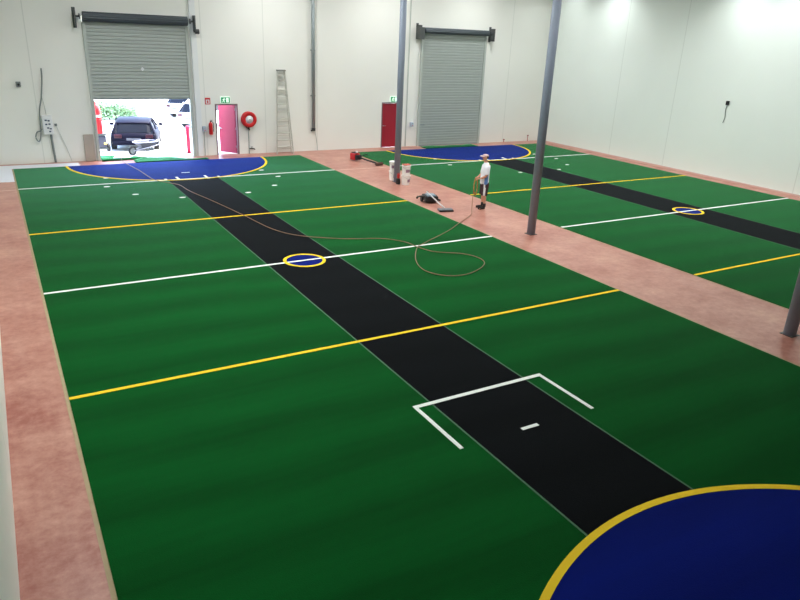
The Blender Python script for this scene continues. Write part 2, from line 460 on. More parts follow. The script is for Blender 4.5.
offcut('turf_offcut', fC, 30, 4, M_green, 'dark green turf offcut lying in front of the closed roller door')
tag(build('lit_gap_sheet', slab(B(), [(3.85, 29.0), (4.45, 28.95), (4.75, 29.45), (4.05, 29.65)], .078, .084), M_white), 'white sheet added as the lit white gap in the crumpled doorway turf', 'sheet')  # flat white sheet added where daylight whitens a gap in the turf

# ------------------------------------------------------------------ columns
for i, (yy, lab) in enumerate(((21.62, 'grey steel column with the white buckets at its foot'),
                (14.02, 'grey steel column standing in the middle of the pink walkway, right of the man'),
                (6.45, 'grey steel column cut off by the right edge of the photo'))):
    t = thing('steel_column', lab, 'column', (12.56, yy, 0))
    g = B(); w = .13
    
    cyl(g, (0, 0, .012), (0, 0, H-.42), .115, n=32); build('shaft', g, M_col, t, smooth=True)
    g = B(); box(g, -.125, .125, -.125, .125, 0, .012); build('base_plate', g, M_bracket, t)

# ------------------------------------------------------------------ high bay lamps
rows = []
for yy in (27.4, 24.5, 17.9, 15.6, 11.5, 7.5): rows.append((24.6, yy, 1))
for xx in (20.6, 15.6, 10.2, 5.0):
    for yy in (26.6, 21.5, 16.5, 11.5):
        if not (xx == 5.0 and yy > 26): rows.append((xx, yy, 0))
rows += [(4.0, 23.9, 0), (.9, 13.0, 0), (.9, 8.0, 0)]  # extra unseen lamps added to brighten the left walls and far left turf
LW = 122
first = None
LZ = 8.12
lamp_w = bpy.data.lights.new('lamp_light', 'AREA'); lamp_w.shape = 'DISK'; lamp_w.size = .42; lamp_w.energy = LW; lamp_w.color = (1, 1, .995)
lamp_e = bpy.data.lights.new('lamp_light_wall', 'AREA'); lamp_e.shape = 'DISK'; lamp_e.size = .42; lamp_e.energy = LW*.22; lamp_e.spread = math.radians(122); lamp_e.color = (.96, 1, 1)
for (xx, yy, edge) in rows:
    if first is None:
        t = thing('high_bay_lamp', 'round high bay lamp hanging under the ceiling', 'ceiling lamp', (xx, yy, LZ), 0, 'high bay lamps under the ceiling')
        g = B(); lathe(g, [(0, .22), (.09, .22), (.1, .1), (.24, .03), (.25, 0), (.235, 0), (.22, .02), (0, .04)], 28); build('housing', g, M_bracket, t, smooth=True)
        g = B(); cyl(g, (0, 0, .22), (0, 0, H-LZ), .01); build('hanger', g, M_bracket, t)
        g = B(); lathe(g, [(0, .012), (.215, .012), (.215, .018), (0, .018)], 28); build('lens', g, mat('lamp_lens', (250, 250, 245), .4, emit=((255, 250, 240), 6)), t)
        first = t
    else:
        t = copy_thing(first); t.location = (xx, yy, LZ)
    lo = bpy.data.objects.new('lamp_light', lamp_e if edge else lamp_w); lo.location = (0, 0, -.01); link(lo, t)

# ------------------------------------------------------------------ wall fittings, left to right
t = thing('sensor_box', 'small dark grey sensor box high on the back wall left of the switchboard', 'sensor', (.94, YB, 2.86))
g = B(); box(g, -.08, .08, -.07, 0, -.09, .09, bev=.012); build('case', g, M_grey, t)
g = B(); cyl(g, (0, -.07, -.01), (0, -.10, -.02), .045, .03); build('lens', g, M_dark, t)
t = thing('switchboard', 'white electrical switchboard with rows of small dark switches, left of the open roller door', 'switchboard', (1.7, YB, 1.42))
g = B(); box(g, -.17, .17, -.13, 0, -.35, .35, bev=.01); build('cabinet', g, M_white, t)
for dx, z in ((-.05, .17), (.05, .15), (-.05, .02), (.06, .03), (-.0, -.11), (.08, -.14), (.05, -.24)):
    g = B(); box(g, dx-.035, dx+.035, -.14, -.125, z-.025, z+.025, bev=.004); build('switch', g, mat('switch_blue_grey', (60, 75, 105), .5), t)
def pipe(name, pts, r, m, label, cat, k=5, n=10):
    return tag(build(name, tube(B(), smooth_path(pts, k), r, n), m, smooth=True), label, cat)
pipe('conduit', [(1.77, YB-.05, 1.06), (1.78, YB-.05, .6), (1.80, YB-.05, .02)], .04, M_grey, 'grey conduit running from the white switchboard down to the floor', 'conduit')
pipe('cable', [(1.75, YB-.04, 3.42), (1.72, YB-.04, 3.0), (1.62, YB-.05, 2.4), (1.5, YB-.06, 1.95), (1.46, YB-.06, 1.5), (1.44, YB-.08, 1.1), (1.34, YB-.09, .82), (1.25, YB-.09, .95), (1.3, YB-.08, 1.15), (1.42, YB-.07, 1.2), (1.5, YB-.05, 1.25)], .022, M_grey, 'grey cable hanging down the wall into a loop beside the white switchboard', 'cable')
pipe('cable', [(1.70, YB-.03, 1.78), (1.68, YB-.03, 2.1), (1.62, YB-.03, 2.5)], .010, M_lgrey, 'thin pale cable rising from the top of the white switchboard', 'cable')
pipe('cable', [(1.98, YB-.04, 1.40), (2.1, YB-.04, 1.0), (2.25, YB-.04, .5), (2.36, YB-.04, .05)], .009, M_lgrey, 'thin pale cable slanting from a wall socket down to the floor', 'cable')
g = B(); box(g, 1.93, 2.02, YB-.05, YB, 1.36, 1.45, bev=.01); tag(build('wall_socket', g, M_grey), 'small grey wall socket just right of the white switchboard', 'socket')
g = B(); box(g, 2.86, 3.22, YB-.07, YB-.02, .005, 1.02, bev=.006, M=None); tag(build('leaning_panel', g, mat('beige_panel', (170, 162, 152), .8, noise=.05)), 'beige grey panel standing against the wall left of the open roller door', 'panel')
# right of the open door
g = B(); box(g, 7.20, 7.42, YB-.10, YB, 0, H-.1, bev=.01); struct(build('trim_6', g, mat('pale_post_paint', (222, 226, 226), .6)))
def ctl(x, z, label):
    t = thing('door_controller', label, 'control box', (x, YB, z))
    g = B(); box(g, -.06, .06, -.19, -.0, -.10, .10, bev=.012); build('case', g, mat('controller_blue_grey', (170, 182, 200), .5), t)
    for k, c in enumerate(((60, 120, 70), (190, 40, 40))):
        g = B(); cyl(g, (0, -.19, .04-.08*k), (0, -.205, .04-.08*k), .02, n=12); build('button', g, mat('button_%d' % k, c, .4), t)
    return t
ctl(7.5, 1.12, 'pale blue grey roller door control box beside the fire extinguisher')
ctl(18.5-.95, 1.06, 'small pale control box on the wall left of the closed roller door')
pipe('conduit', [(7.5, YB-.03, 1.0), (7.5, YB-.03, .5), (7.5, YB-.03, .01)], .015, M_lgrey, 'pale conduit under the control box beside the fire extinguisher', 'conduit')
pipe('conduit', [(17.28, YB-.03, 7.5), (17.28, YB-.03, 4), (17.28, YB-.03, .01)], .02, M_lgrey, 'thin pale conduit down the wall left of the closed roller door', 'conduit')
# extinguisher
t = thing('fire_extinguisher', 'red fire extinguisher hung on the wall left of the open maroon door', 'fire extinguisher', (7.77, YB-.11, .88))
g = B(); lathe(g, [(0, 0), (.07, 0), (.08, .02), (.08, .40), (.07, .45), (.03, .49), (.025, .52), (0, .52)], 20); build('cylinder', g, M_red, t, smooth=True)
g = B(); box(g, -.02, .06, -.015, .015, .52, .56, bev=.004); box(g, -.02, .09, -.012, .012, .575, .59); build('valve', g, M_dark, t)
g = B(); tube(g, smooth_path([(.03, 0, .53), (.1, -.02, .48), (.11, -.02, .3), (.1, -.02, .12)]), .012); build('discharge_hose', g, M_dark, t, smooth=True)
g = B(); box(g, -.05, .05, .07, .105, .15, .35); build('wall_bracket', g, M_bracket, t)
t = thing('extinguisher_sign', 'small white sign with a red extinguisher symbol, above the fire extinguisher', 'sign', (7.73, YB, 2.22))
g = B(); box(g, -.11, .11, -.012, 0, -.13, .13); build('plate', g, M_red, t)
g = B(); box(g, -.075, .075, -.016, -.010, -.10, .06); build('panel', g, M_white, t)
g = B(); box(g, -.025, .03, -.020, -.014, -.08, .02, bev=.004); box(g, -.01, .01, -.02, -.014, .02, .04); build('symbol', g, M_red, t)
# exit signs
def exit_sign(x, z, label):
    t = thing('exit_sign', label, 'exit sign', (x, YB, z))
    g = B(); box(g, -.20, .20, -.06, 0, -.13, .13, bev=.01); build('light_box', g, M_sign_white, t)
    g = B(); box(g, -.185, .185, -.068, -.058, -.115, .115); build('face', g, M_green_sign, t)
    g = B()   # running figure
    def limb(a, b_, r=.012): 
        cyl(g, (a[0], -.07, a[1]), (b_[0], -.07, b_[1]), r, n=8)
    cyl(g, (-.055, -.066, .075), (-.055, -.075, .075), .02, n=14)
    limb((-.065, .045), (-.085, -.015), .018); limb((-.065, .04), (-.02, .02)); limb((-.02, .02), (.0, .045), .009); limb((-.07, .04), (-.11, .03)); limb((-.11, .03), (-.13, .0), .009)
    limb((-.085, -.015), (-.045, -.04)); limb((-.045, -.04), (-.05, -.09)); limb((-.085, -.015), (-.10, -.06)); limb((-.10, -.06), (-.15, -.075))
    build('running_figure', g, M_sign_white, t)
    g = B(); slab(g, [(.03, -.09), (.13, -.09), (.13, .09), (.03, .09)], 0, .006)
    bmesh.ops.transform(g, matrix=Matrix.Translation((0, -.068, 0)) @ Matrix.Rotation(PI/2, 4, 'X'), verts=g.verts[:]); build('doorway_symbol', g, M_sign_white, t)
    return t
exit_sign(8.46, 2.26, 'green exit sign with running figure above the open maroon door')
exit_sign(16.55, 2.24, 'green exit sign with running figure above the maroon door behind the column')
# hose reel
t = thing('fire_hose_reel', 'round red fire hose reel mounted on the wall right of the open maroon door', 'hose reel', (9.40, YB, 1.47))
Rx = Matrix.Rotation(PI/2, 4, 'X')
g = B(); lathe(g, [(.17, .20), (.31, .205), (.325, .22), (.31, .235), (.17, .24), (.165, .22), (.17, .20)], 40, Rx); build('front_disc', g, M_red, t, smooth=True)
g = B(); lathe(g, [(.0, .06), (.31, .06), (.325, .07), (.31, .08), (0, .08)], 40, Rx); build('rear_disc', g, M_red, t, smooth=True)
g = B()
for k in range(4): lathe(g, [(.26+.03*math.cos(a), .105+.028*k+.016*math.sin(a)) for a in [2*PI*i/8 for i in range(9)]], 40, Rx)
build('coiled_hose', g, M_dark, t, smooth=True)
g = B(); lathe(g, [(0, .08), (.16, .08), (.17, .23), (.06, .25), (.05, .27), (0, .27)], 32, Rx); build('hub', g, M_white, t, smooth=True)
g = B(); box(g, -.04, .04, -.06, 0, -.2, .2); cyl(g, (0, 0, 0), (0, -.28, 0), .02); build('wall_mount', g, M_bracket, t)
g = B(); tube(g, smooth_path([(-.2, -.15, -.2), (-.1, -.16, -.34), (.0, -.15, -.38), (.03, -.1, -.45)]), .02); cyl(g, (-.03, -.12, -.42), (-.0, -.12, -.30), .03); build('nozzle', g, M_dark, t, smooth=True)
g = B(); cyl(g, (0, -.05, -.40), (0, -.05, -1.46), .018, n=10); build('supply_pipe', g, M_steel, t)
t = thing('wall_tap', 'small dark tap on the pipe under the fire hose reel', 'tap', (9.42, YB-.05, .22))
g = B(); cyl(g, (.0, 0, 0), (.2, 0, 0), .022, n=10); cyl(g, (.2, 0, .0), (.24, 0, -.05), .02, n=10); build('spout', g, M_dark, t)
g = B(); cyl(g, (.1, 0, .02), (.1, 0, .07), .01, n=8); cyl(g, (.06, 0, .07), (.14, 0, .07), .012, n=8); build('tap_handle', g, M_dark, t)

# step ladder leaning on the wall
t = thing('step_ladder', 'tall grey aluminium step ladder folded and leaning against the back wall', 'ladder', (10.90, 28.62, 0))
zt = 3.45
def rail(x0, x1, y0, y1, name, w=.03):
    g = B(); cyl(g, (x0, y0, 0), (x1, y1, zt), w, w*.8, n=6); return build(name, g, M_alu, t)
rail(-.38, -.17, 0, .32, 'rail'); rail(.38, .17, 0, .32, 'rail')
rail(-.33, -.15, .12, .38, 'rear_rail', .022); rail(.33, .15, .12, .38, 'rear_rail', .022)
nr = 11
for k in range(1, nr+1):
    f = k/(nr+.6); hw = .38+(-.21)*f; y = .32*f; z = zt*f
    g = B(); box(g, -hw, hw, y-.05, y+.04, z-.02, z+.015); build('tread', g, M_alu, t)
for k in range(0, 6):
    f = (k+.35)/6; hw = .33-.18*f; y = .12+.26*f; z = zt*f
    g = B(); cyl(g, (-hw, y, z), (hw, y, z), .014, n=6); build('rear_brace', g, M_alu, t)
g = B(); box(g, -.19, .19, .25, .40, zt-.01, zt+.05, bev=.008); build('top_cap', g, mat('ladder_cap', (110, 112, 108), .5), t)

# downpipe and its tail
t = thing('downpipe', 'thick grey downpipe ending part way down the back wall', 'pipe', (12.40, YB-.10, .92))
g = B(); cyl(g, (0, 0, .08), (0, 0, H-.95), .075, n=20); build('pipe_body', g, M_steel, t, smooth=True)
g = B(); cyl(g, (0, 0, -.02), (0, 0, .10), .085, n=20); cyl(g, (0, 0, .03), (-.12, 0, -.01), .035, n=12); build('pipe_end', g, M_dark, t)
for z in (1.5, 3.4, 5.4):
    g = B(); box(g, -.1, .1, .0, .1, z-.02, z+.02); build('pipe_clip', g, M_steel, t)
pipe('cable', [(12.46, YB-.04, 1.0), (12.55, YB-.04, .6), (12.62, YB-.04, .02)], .012, M_lgrey, 'thin pale cable from the end of the grey downpipe to the floor', 'cable')
# stubs at the foot of the wall
for x, z, lab in ((23.35, .14, 'small red pipe stub at the wall foot right of the closed roller door'), (24.98, .3, 'taller thin red pipe stub at the wall foot near the back right corner')):
    t = thing('pipe_stub', lab, 'pipe', (x, YB-.07, 0))
    g = B(); cyl(g, (0, 0, 0), (0, 0, z), .02, n=10); build('riser', g, mat('stub_red', (170, 90, 85), .5), t)
    g = B(); cyl(g, (-.04, 0, z), (.04, 0, z), .028, n=10); build('cap', g, mat('stub_cap', (140, 60, 60), .5), t)
# right wall switch
t = thing('wall_switch', 'small black switch box with a short hanging cable on the right wall', 'switch', (XR, 17.97, 3.05))
g = B(); box(g, -.07, 0, -.06, .06, -.08, .08, bev=.01); build('case', g, M_dark, t)
g = B(); tube(g, smooth_path([(-.03, 0, -.08), (-.04, .02, -.3), (-.035, -.01, -.55), (-.04, .03, -.78)]), .014); build('hanging_cable', g, M_grey, t, smooth=True)

# ------------------------------------------------------------------ buckets
M_bucket = mat('bucket_plastic', (236, 232, 228), .4)
M_blid = mat('bucket_lid', (205, 96, 78), .45)
M_lab = mat('bucket_label', (150, 120, 140), .5)
def make_bucket(label, group):
    t = thing('bucket', label, 'bucket', group=group)
    g = B(); lathe(g, [(0, 0), (.135, 0), (.14, .01), (.160, .35), (.170, .352), (.170, .375), (.15, .375), (.15, .36), (0, .36)], 28); build('pail', g, M_bucket, t, smooth=False)
    g = B(); lathe(g, [(0, .375), (.172, .375), (.176, .365), (.178, .392), (.16, .398), (.15, .388), (0, .388)], 28); build('lid', g, M_bucket, t)
    g = B()   # printed label wrapping the front
    n = 14
    for ring_z in (0,):
        rows_ = []
        for i in range(n+1):
            a = -PI*.75+PI*.4*i/n
            rows_.append([g.verts.new(((.1425+.019*z/.35+.002)*math.cos(a), (.1425+.019*z/.35+.002)*math.sin(a), z)) for z in (.12, .24)])
        for p, q in zip(rows_, rows_[1:]): g.faces.new((p[0], q[0], q[1], p[1]))
    build('label', g, M_lab, t)
    g = B(); tube(g, smooth_path([(-.165, 0, .33), (-.12, -.13, .27), (0, -.185, .24), (.12, -.13, .27), (.165, 0, .33)]), .005, 6); build('handle', g, M_steel, t, smooth=True)
    return t
b1 = make_bucket('white bucket right of the far column, lower of its stack of two', 'white buckets')
b1.scale = (.98, .98, .88); b1.location = (12.62, 21.08, 0); b1.rotation_euler = (0, 0, .7)
for loc, rz, lab in (((12.63, 21.09, .352), .2, 'white bucket with reddish cloth on top, upper of its stack'),
                     ((12.60, 21.96, 0), .3, 'white bucket half hidden behind the far column, lower of its stack of two'),
                     ((12.61, 21.97, .352), -.3, 'white bucket half hidden behind the far column, upper of its stack of two')):
    c = copy_thing(b1); c.location = loc; c.scale = (.98, .98, .88); c.rotation_euler = (0, 0, rz); c['label'] = lab
# folded red cloth on the top lid
g = B(); N_ = 12; grid = []
for i in range(N_+1):
    grid.append([g.verts.new((-.13+.26*i/N_, -.1+.2*j/N_, .02+.015*math.sin(i*1.3)*math.cos(j*1.1)+.01*random.random())) for j in range(N_+1)])
for i in range(N_):
    for j in range(N_): g.faces.new((grid[i][j], grid[i+1][j], grid[i+1][j+1], grid[i][j+1]))
o = tag(build('cloth', g, M_blid, loc=(12.63, 21.09, .71), smooth=True), 'reddish cloth on top of the white bucket stack', 'cloth')
s = o.modifiers.new('t', 'SOLIDIFY'); s.thickness = .02; s.offset = -1
# dark bottle at the column's foot
t = thing('glue_tin', 'small black tin standing between the far column and the white buckets', 'tin', (12.41, 21.25, 0))
g = B(); lathe(g, [(0, 0), (.075, 0), (.08, .01), (.08, .18), (.07, .20), (0, .20)], 20); build('body', g, M_dark, t)
g = B(); lathe(g, [(0, .20), (.065, .20), (.065, .22), (0, .22)], 20); build('lid', g, M_bracket, t)
t = thing('red_can', 'small red can on the black tin beside the column', 'can', (12.41, 21.25, .22))
g = B(); lathe(g, [(0, 0), (.05, 0), (.052, .01), (.052, .12), (.03, .14), (.028, .16), (0, .16)], 18); build('body', g, M_red, t)
g = B(); tube(g, smooth_path([(-.05, 0, .11), (-.04, 0, .17), (.0, 0, .19), (.04, 0, .17), (.05, 0, .11)]), .007, 6); build('handle', g, M_red, t)

# ------------------------------------------------------------------ red engine sweeper near the back wall
t = thing('power_sweeper', 'red engine powered sweeper lying on the pink floor with a long dark shaft', 'sweeper', (13.13, 26.15, 0), -1.33
)
g = B(); box(g, -.22, .10, -.15, .15, .03, .32, bev=.04); build('engine_cover', g, M_red, t)
g = B(); box(g, -.16, .04, -.12, .12, .32, .36, bev=.01); box(g, .10, .22, -.14, .14, .06, .26, bev=.02); build('engine_block', g, M_dark, t)
g = B(); cyl(g, (.12, -.05, .36), (.12, -.05, .42), .05, n=14); build('fuel_cap', g, M_white, t)
g = B(); tube(g, smooth_path([(.2, 0, .18), (.7, .02, .12), (1.2, .03, .09), (1.5, .03, .07)]), .035); build('shaft', g, M_dark, t, smooth=True)
g = B(); cyl(g, (1.45, -.14, .08), (1.45, .2, .08), .07, n=14); build('brush_head', g, mat('brush_brown', (80, 55, 45), .9), t)
g = B(); tube(g, smooth_path([(.3, 0, .2), (.45, .12, .3), (.5, .22, .3)]), .016); build('handle', g, M_dark, t, smooth=True)

# ------------------------------------------------------------------ vacuum cleaner
t = thing('vacuum_cleaner', 'black and grey vacuum cleaner lying on the pink walkway behind the man', 'vacuum cleaner', (11.94, 18.31, 0), -1.84)
# local +x toward the floor head
g = B(); box(g, -.32, .18, -.22, .22, .05, .24, bev=.05); build('body', g, M_dark, t)
g = B(); box(g, -.18, .16, -.15, .13, .235, .275, bev=.012); build('top_panel', g, mat('vac_blue_grey', (120, 142, 158), .35), t)
for s in (-1, 1):
    g = B(); cyl(g, (-.2, s*.22, .10), (-.2, s*.27, .10), .10, n=20); build('wheel', g, M_dark, t)
g = B(); tube(g, smooth_path([(-.28, 0, .2), (-.42, .02, .26), (-.55, .1, .14), (-.5, .25, .05), (-.3, .33, .04), (-.05, .34, .06)]), .03); build('flexible_hose', g, M_dark, t, smooth=True)
g = B(); tube(g, [(-.25, -.06, .30), (.3, -.02, .24), (.75, .06, .14), (1.08, .12, .09)], .022); build('wand', g, mat('wand_silver', (215, 210, 212), .3, .4), t, smooth=True)
g = B(); box(g, 1.05, 1.28, -.10, .36, .01, .075, bev=.02); build('floor_head', g, mat('head_grey', (96, 100, 108), .45), t)
g = B(); box(g, 1.28, 1.31, -.10, .36, .01, .05, bev=.005); build('bumper_strip', g, M_dark, t)
g = B(); tube(g, smooth_path([(-.1, -.22, .18), (-.05, -.36, .2), (.05, -.46, .2)]), .028); cyl(g, (.0, -.44, .2), (.14, -.5, .2), .035, n=10); build('grip', g, mat('grip_brown', (60, 52, 42), .6), t, smooth=True)

# ------------------------------------------------------------------ air hose from outside, over the pitch, to the man
HAND = Vector((12.83, 17.12, .96))
hp = [(4.6, 30.2, .02), (4.35, 29.4, .11), (4.12, 28.75, .10), (4.12, 28.3, .035), (4.22, 27.4, .035), (4.35, 26.4, .035), (4.42, 25.4, .035), (4.5, 24.6, .035), (4.75, 24.0, .035), (5.1, 23.4, .035),
      (5.19, 22.37, .035), (5.52, 20.59, .035), (5.83, 18.63, .035), (6.06, 17.04, .035), (6.5, 16.13, .035), (7.47, 15.43, .035), (8.35, 15.1, .035), (8.78, 14.6, .035), (8.86, 14.05, .036),
      (9.05, 13.55, .035), (9.6, 13.14, .035), (9.78, 12.75, .035), (9.70, 12.35, .035), (9.31, 12.0, .035), (8.74, 11.78, .035), (8.27, 11.91, .035), (8.04, 12.39, .035), (8.23, 13.1, .036), (8.77, 13.94, .06),
      (9.24, 14.31, .04), (10.47, 15.07, .035), (11.17, 15.6, .035), (11.7, 16.0, .02), (12.25, 16.45, .02), (12.55, 16.85, .05), (12.72, 17.08, .35), (12.80, 17.15, .8), (HAND.x, HAND.y, HAND.z)]
M_hose = mat('hose_orange_brown', (140, 104, 76), .5)
tag(build('air_hose', tube(B(), smooth_path(hp, 8), .010, 6), M_hose, smooth=True), 'long orange brown air hose winding over the near pitch in a loop to the man', 'hose')

# ------------------------------------------------------------------ man
def man():
    t = thing('person', 'man in a white t-shirt, dark shorts and cap, standing and holding an orange hose', 'person', (13.10, 17.02, 0), math.radians(160))
    # local: +x is where he faces, z up
    skinm = mat('skin', (205, 150, 125), .55); hair = mat('short_hair', (70, 55, 45), .8)
    V = []; E = []; Rr = []
    def add(p, r, par=None):
        V.append(Vector(p)); Rr.append(r)
        if par is not None: E.append((par, len(V)-1))
        return len(V)-1
    pel = add((0, 0, .93), (.10, .12)); sp = add((0, 0, 1.06), (.095, .115), pel); ch = add((.0, 0, 1.22), (.095, .12), sp); uc = add((-.01, 0, 1.35), (.08, .10), ch)
    nk = add((.01, 0, 1.46), .058, uc); n2 = add((.035, 0, 1.51), .052, nk)
    h1 = add((.055, 0, 1.565), (.075, .066), n2); h2 = add((.05, 0, 1.63), (.092, .076), h1); h3 = add((.045, 0, 1.675), (.075, .062), h2)
    pos = {}
    for s in (-1, 1):
        hip = add((0, s*.085, .86), .085, pel); th = add((.01, s*.098, .68), .076, hip); kn = add((.02, s*.105, .49), .056, th)
        cf = add((-.005, s*.108, .36), .057, kn); sh = add((-.01, s*.11, .20), .038, cf); an = add((-.01, s*.11, .09), .036, sh)
        hl = add((-.01, s*.11, .045), .035, an); ft = add((.10, s*.12, .035), (.032, .038), hl); te = add((.18, s*.125, .028), (.024, .036), ft)
        so = add((-.01, s*.155, 1.365), .052, uc); ua = add((.005, s*.195, 1.25), .047, so); el = add((.03, s*.225, 1.08), .040, ua)
        fa = add((.11, s*.19, 1.03), .040, el); wr = add((.20, s*.115, .985), .028, fa); pa = add((.235, s*.09, .97), (.018, .032), wr); 
        pb = add((.265, s*.07, .96), (.015, .036), pa); pos[s] = Vector((.265, s*.07, .96))
    body = skin('body', V, E, Rr, 2)
    parts = [body]
    for s in (-1, 1):
        for k, (off, ln) in enumerate(((-.028, .85), (-.010, 1.0), (.010, .95), (.028, .78))):
            p0 = pos[s]+Vector((-.02, 0, off)); p1 = pos[s]+Vector((.028, -s*.005, off)); p2 = pos[s]+Vector((.05*ln, -s*.028, off-.002)); p3 = pos[s]+Vector((.035*ln, -s*.05, off-.003))
            parts.append(skin('f', [p0, p1, p2, p3], [(0, 1), (1, 2), (2, 3)], [.009, .0088, .008, .0068], 1))
        p0 = pos[s]+Vector((-.04, -s*.005, .03)); parts.append(skin('f', [p0, p0+Vector((.02, -s*.018, .018)), p0+Vector((.05, -s*.034, .012))], [(0, 1), (1, 2)], [.012, .010, .008], 1))
    # nose, ears
    parts.append(skin('f', [(.13, 0, 1.632), (.152, 0, 1.608), (.132, 0, 1.60)], [(0, 1), (1, 2)], [.008, .012, .010], 1))
    for s in (-1, 1): parts.append(skin('f', [(.045, s*.072, 1.645), (.038, s*.082, 1.625), (.045, s*.075, 1.60)], [(0, 1), (1, 2)], [(.012, .007)]*3, 1))
    me = merge_meshes('body', parts); me.materials.append(skinm)
    link(bpy.data.objects.new('body', me), t)
    for s in (-1, 1):
        g = B(); bmesh.ops.create_uvsphere(g, u_segments=10, v_segments=8, radius=.011, matrix=Matrix.Translation((.132, s*.028, 1.636))); build('eye', g, M_dark, t, smooth=True)
    g = B(); box(g, .128, .140, -.022, .022, 1.568, 1.575, bev=.002); build('mouth', g, mat('lips', (160, 90, 80), .5), t)
    # hair behind and around the cap
    g = B(); bmesh.ops.create_uvsphere(g, u_segments=20, v_segments=14, radius=1, matrix=Matrix.Translation((.030, 0, 1.635)) @ Matrix.Diagonal((.088, .080, .078, 1)))
    bmesh.ops.delete(g, geom=[v for v in g.verts if v.co.x > .05 or v.co.z < 1.585], context='VERTS'); build('hair', g, hair, t, smooth=True)
    # shirt: fitted rings round the trunk, open sleeves
    def loft(g, rings, n=28, mi=0, close=True):
        R_ = []
        for c, u, v, ru, rv in rings:
            c, u, v = Vector(c), Vector(u).normalized(), Vector(v).normalized()
            R_.append([g.verts.new(c+u*ru*math.cos(2*PI*i/n)+v*rv*math.sin(2*PI*i/n)) for i in range(n)])
        for p, q in zip(R_, R_[1:]):
            for i in range(n): g.faces.new((p[i], p[(i+1) % n], q[(i+1) % n], q[i])).material_index = mi
        return R_
    X_, Y_ = (1, 0, 0), (0, 1, 0)
    g = B()
    fold = lambda k: .004*math.sin(k*2.1)
    loft(g, [((x, 0, z), X_, Y_, a_+fold(k), b_) for k, (x, z, a_, b_) in enumerate((
        (.012, .79, .128, .172), (.012, .83, .134, .176), (.010, .92, .134, .172), (.012, 1.02, .132, .165), (.010, 1.12, .130, .168), (.004, 1.22, .130, .180), (-.004, 1.32, .122, .190),
        (-.008, 1.37, .112, .186), (-.008, 1.405, .098, .160), (-.004, 1.432, .080, .118), (.002, 1.455, .066, .080), (.008, 1.468, .062, .066)))])
    for s in (-1, 1):
        d = Vector((.12, s*.22, -.97)).normalized(); u = X_; v = Vector(X_).cross(d)
        p = Vector((-.008, s*.150, 1.385))
        loft(g, [(p+Vector((0, 0, .02)), u, v, .03, .03), (p+d*.02+Vector((0, s*.012, 0)), u, v, .075, .062), (p+d*.07+Vector((0, s*.022, 0)), u, v, .078, .068), (p+d*.15+Vector((0, s*.022, 0)), u, v, .074, .066), (p+d*.24+Vector((0, s*.018, 0)), u, v, .074, .068), (p+d*.28+Vector((0, s*.016, 0)), u, v, .077, .070)])
    for f in g.faces:      # blue side panel sewn into the shirt
        c = f.calc_center_median()
        if .10 < abs(c.y) < .178 and -.055 < c.x < .075 and c.z < 1.14: f.material_index = 1
    o = build('shirt', g, [mat('shirt_white', (232, 232, 240), .8, noise=.03), mat('panel_blue', (86, 130, 190), .8)], t, smooth=True)
    sd = o.modifiers.new('t', 'SOLIDIFY'); sd.thickness = .004
    # shorts
    g = B()
    loft(g, [((0, 0, z), X_, Y_, a_, b_) for z, a_, b_ in ((.98, .118, .155), (.90, .122, .160), (.80, .125, .166), (.765, .118, .160))])
    for s in (-1, 1):
        loft(g, [((x, s*y, z), X_, Y_, a_, b_) for x, y, z, a_, b_ in ((0, .085, .86, .10, .075), (.002, .088, .80, .120, .084), (.006, .094, .70, .112, .084), (.012, .100, .60, .104, .084), (.018, .105, .50, .102, .086), (.020, .107, .45, .105, .088))])
    for f in g.faces:      # white stripe down the outer leg
        c = f.calc_center_median()
        if abs(c.y) > .13 and .02 < c.x < .075 and c.z < .86: f.material_index = 1
    o = build('shorts', g, [mat('shorts_plum', (62, 38, 50), .8), M_white], t, smooth=True)
    sd = o.modifiers.new('t', 'SOLIDIFY'); sd.thickness = .004
    # shoes and socks
    for s in (-1, 1):
        me = skin('shoe', [(-.05, s*.11, .045), (.03, s*.112, .05), (.12, s*.12, .042), (.20, s*.125, .034)], [(0, 1), (1, 2), (2, 3)], [(.045, .042), (.05, .045), (.04, .048), (.030, .042)], 2)
        me.materials.append(mat('shoe_black', (28, 26, 26), .6)); link(bpy.data.objects.new('shoe', me), t)
        g = B(); cyl(g, (-.01, s*.11, .08), (-.01, s*.11, .19), .050, .047, n=16); build('sock', g, mat('sock_dark', (40, 36, 38), .8), t, smooth=True)
    # cap with brim
    capm = mat('cap_faded', (206, 176, 176), .8)
    g = B(); bmesh.ops.create_uvsphere(g, u_segments=24, v_segments=14, radius=1, matrix=Matrix.Translation((.045, 0, 1.665)) @ Matrix.Diagonal((.105, .086, .062, 1)))
    bmesh.ops.delete(g, geom=[v for v in g.verts if v.co.z < 1.663], context='VERTS')
    cap = build('cap', g, capm, t, smooth=True)
    g = B(); n = 12; rws = []
    for i in range(n+1):
        a = -PI*.42+PI*.84*i/n
        rws.append([g.verts.new((.045+.10*math.cos(a), .083*math.sin(a), 1.668)), g.verts.new((.045+.10*math.cos(a)+.085*max(0, math.cos(a))**.5, .080*math.sin(a), 1.662-.012*abs(math.sin(a))))])
    for p, q in zip(rws, rws[1:]): g.faces.new((p[0], p[1], q[1], q[0]))
    o = build('cap_brim', g, capm, cap, smooth=True); sd = o.modifiers.new('t', 'SOLIDIFY'); sd.thickness = .006
    return t
man()
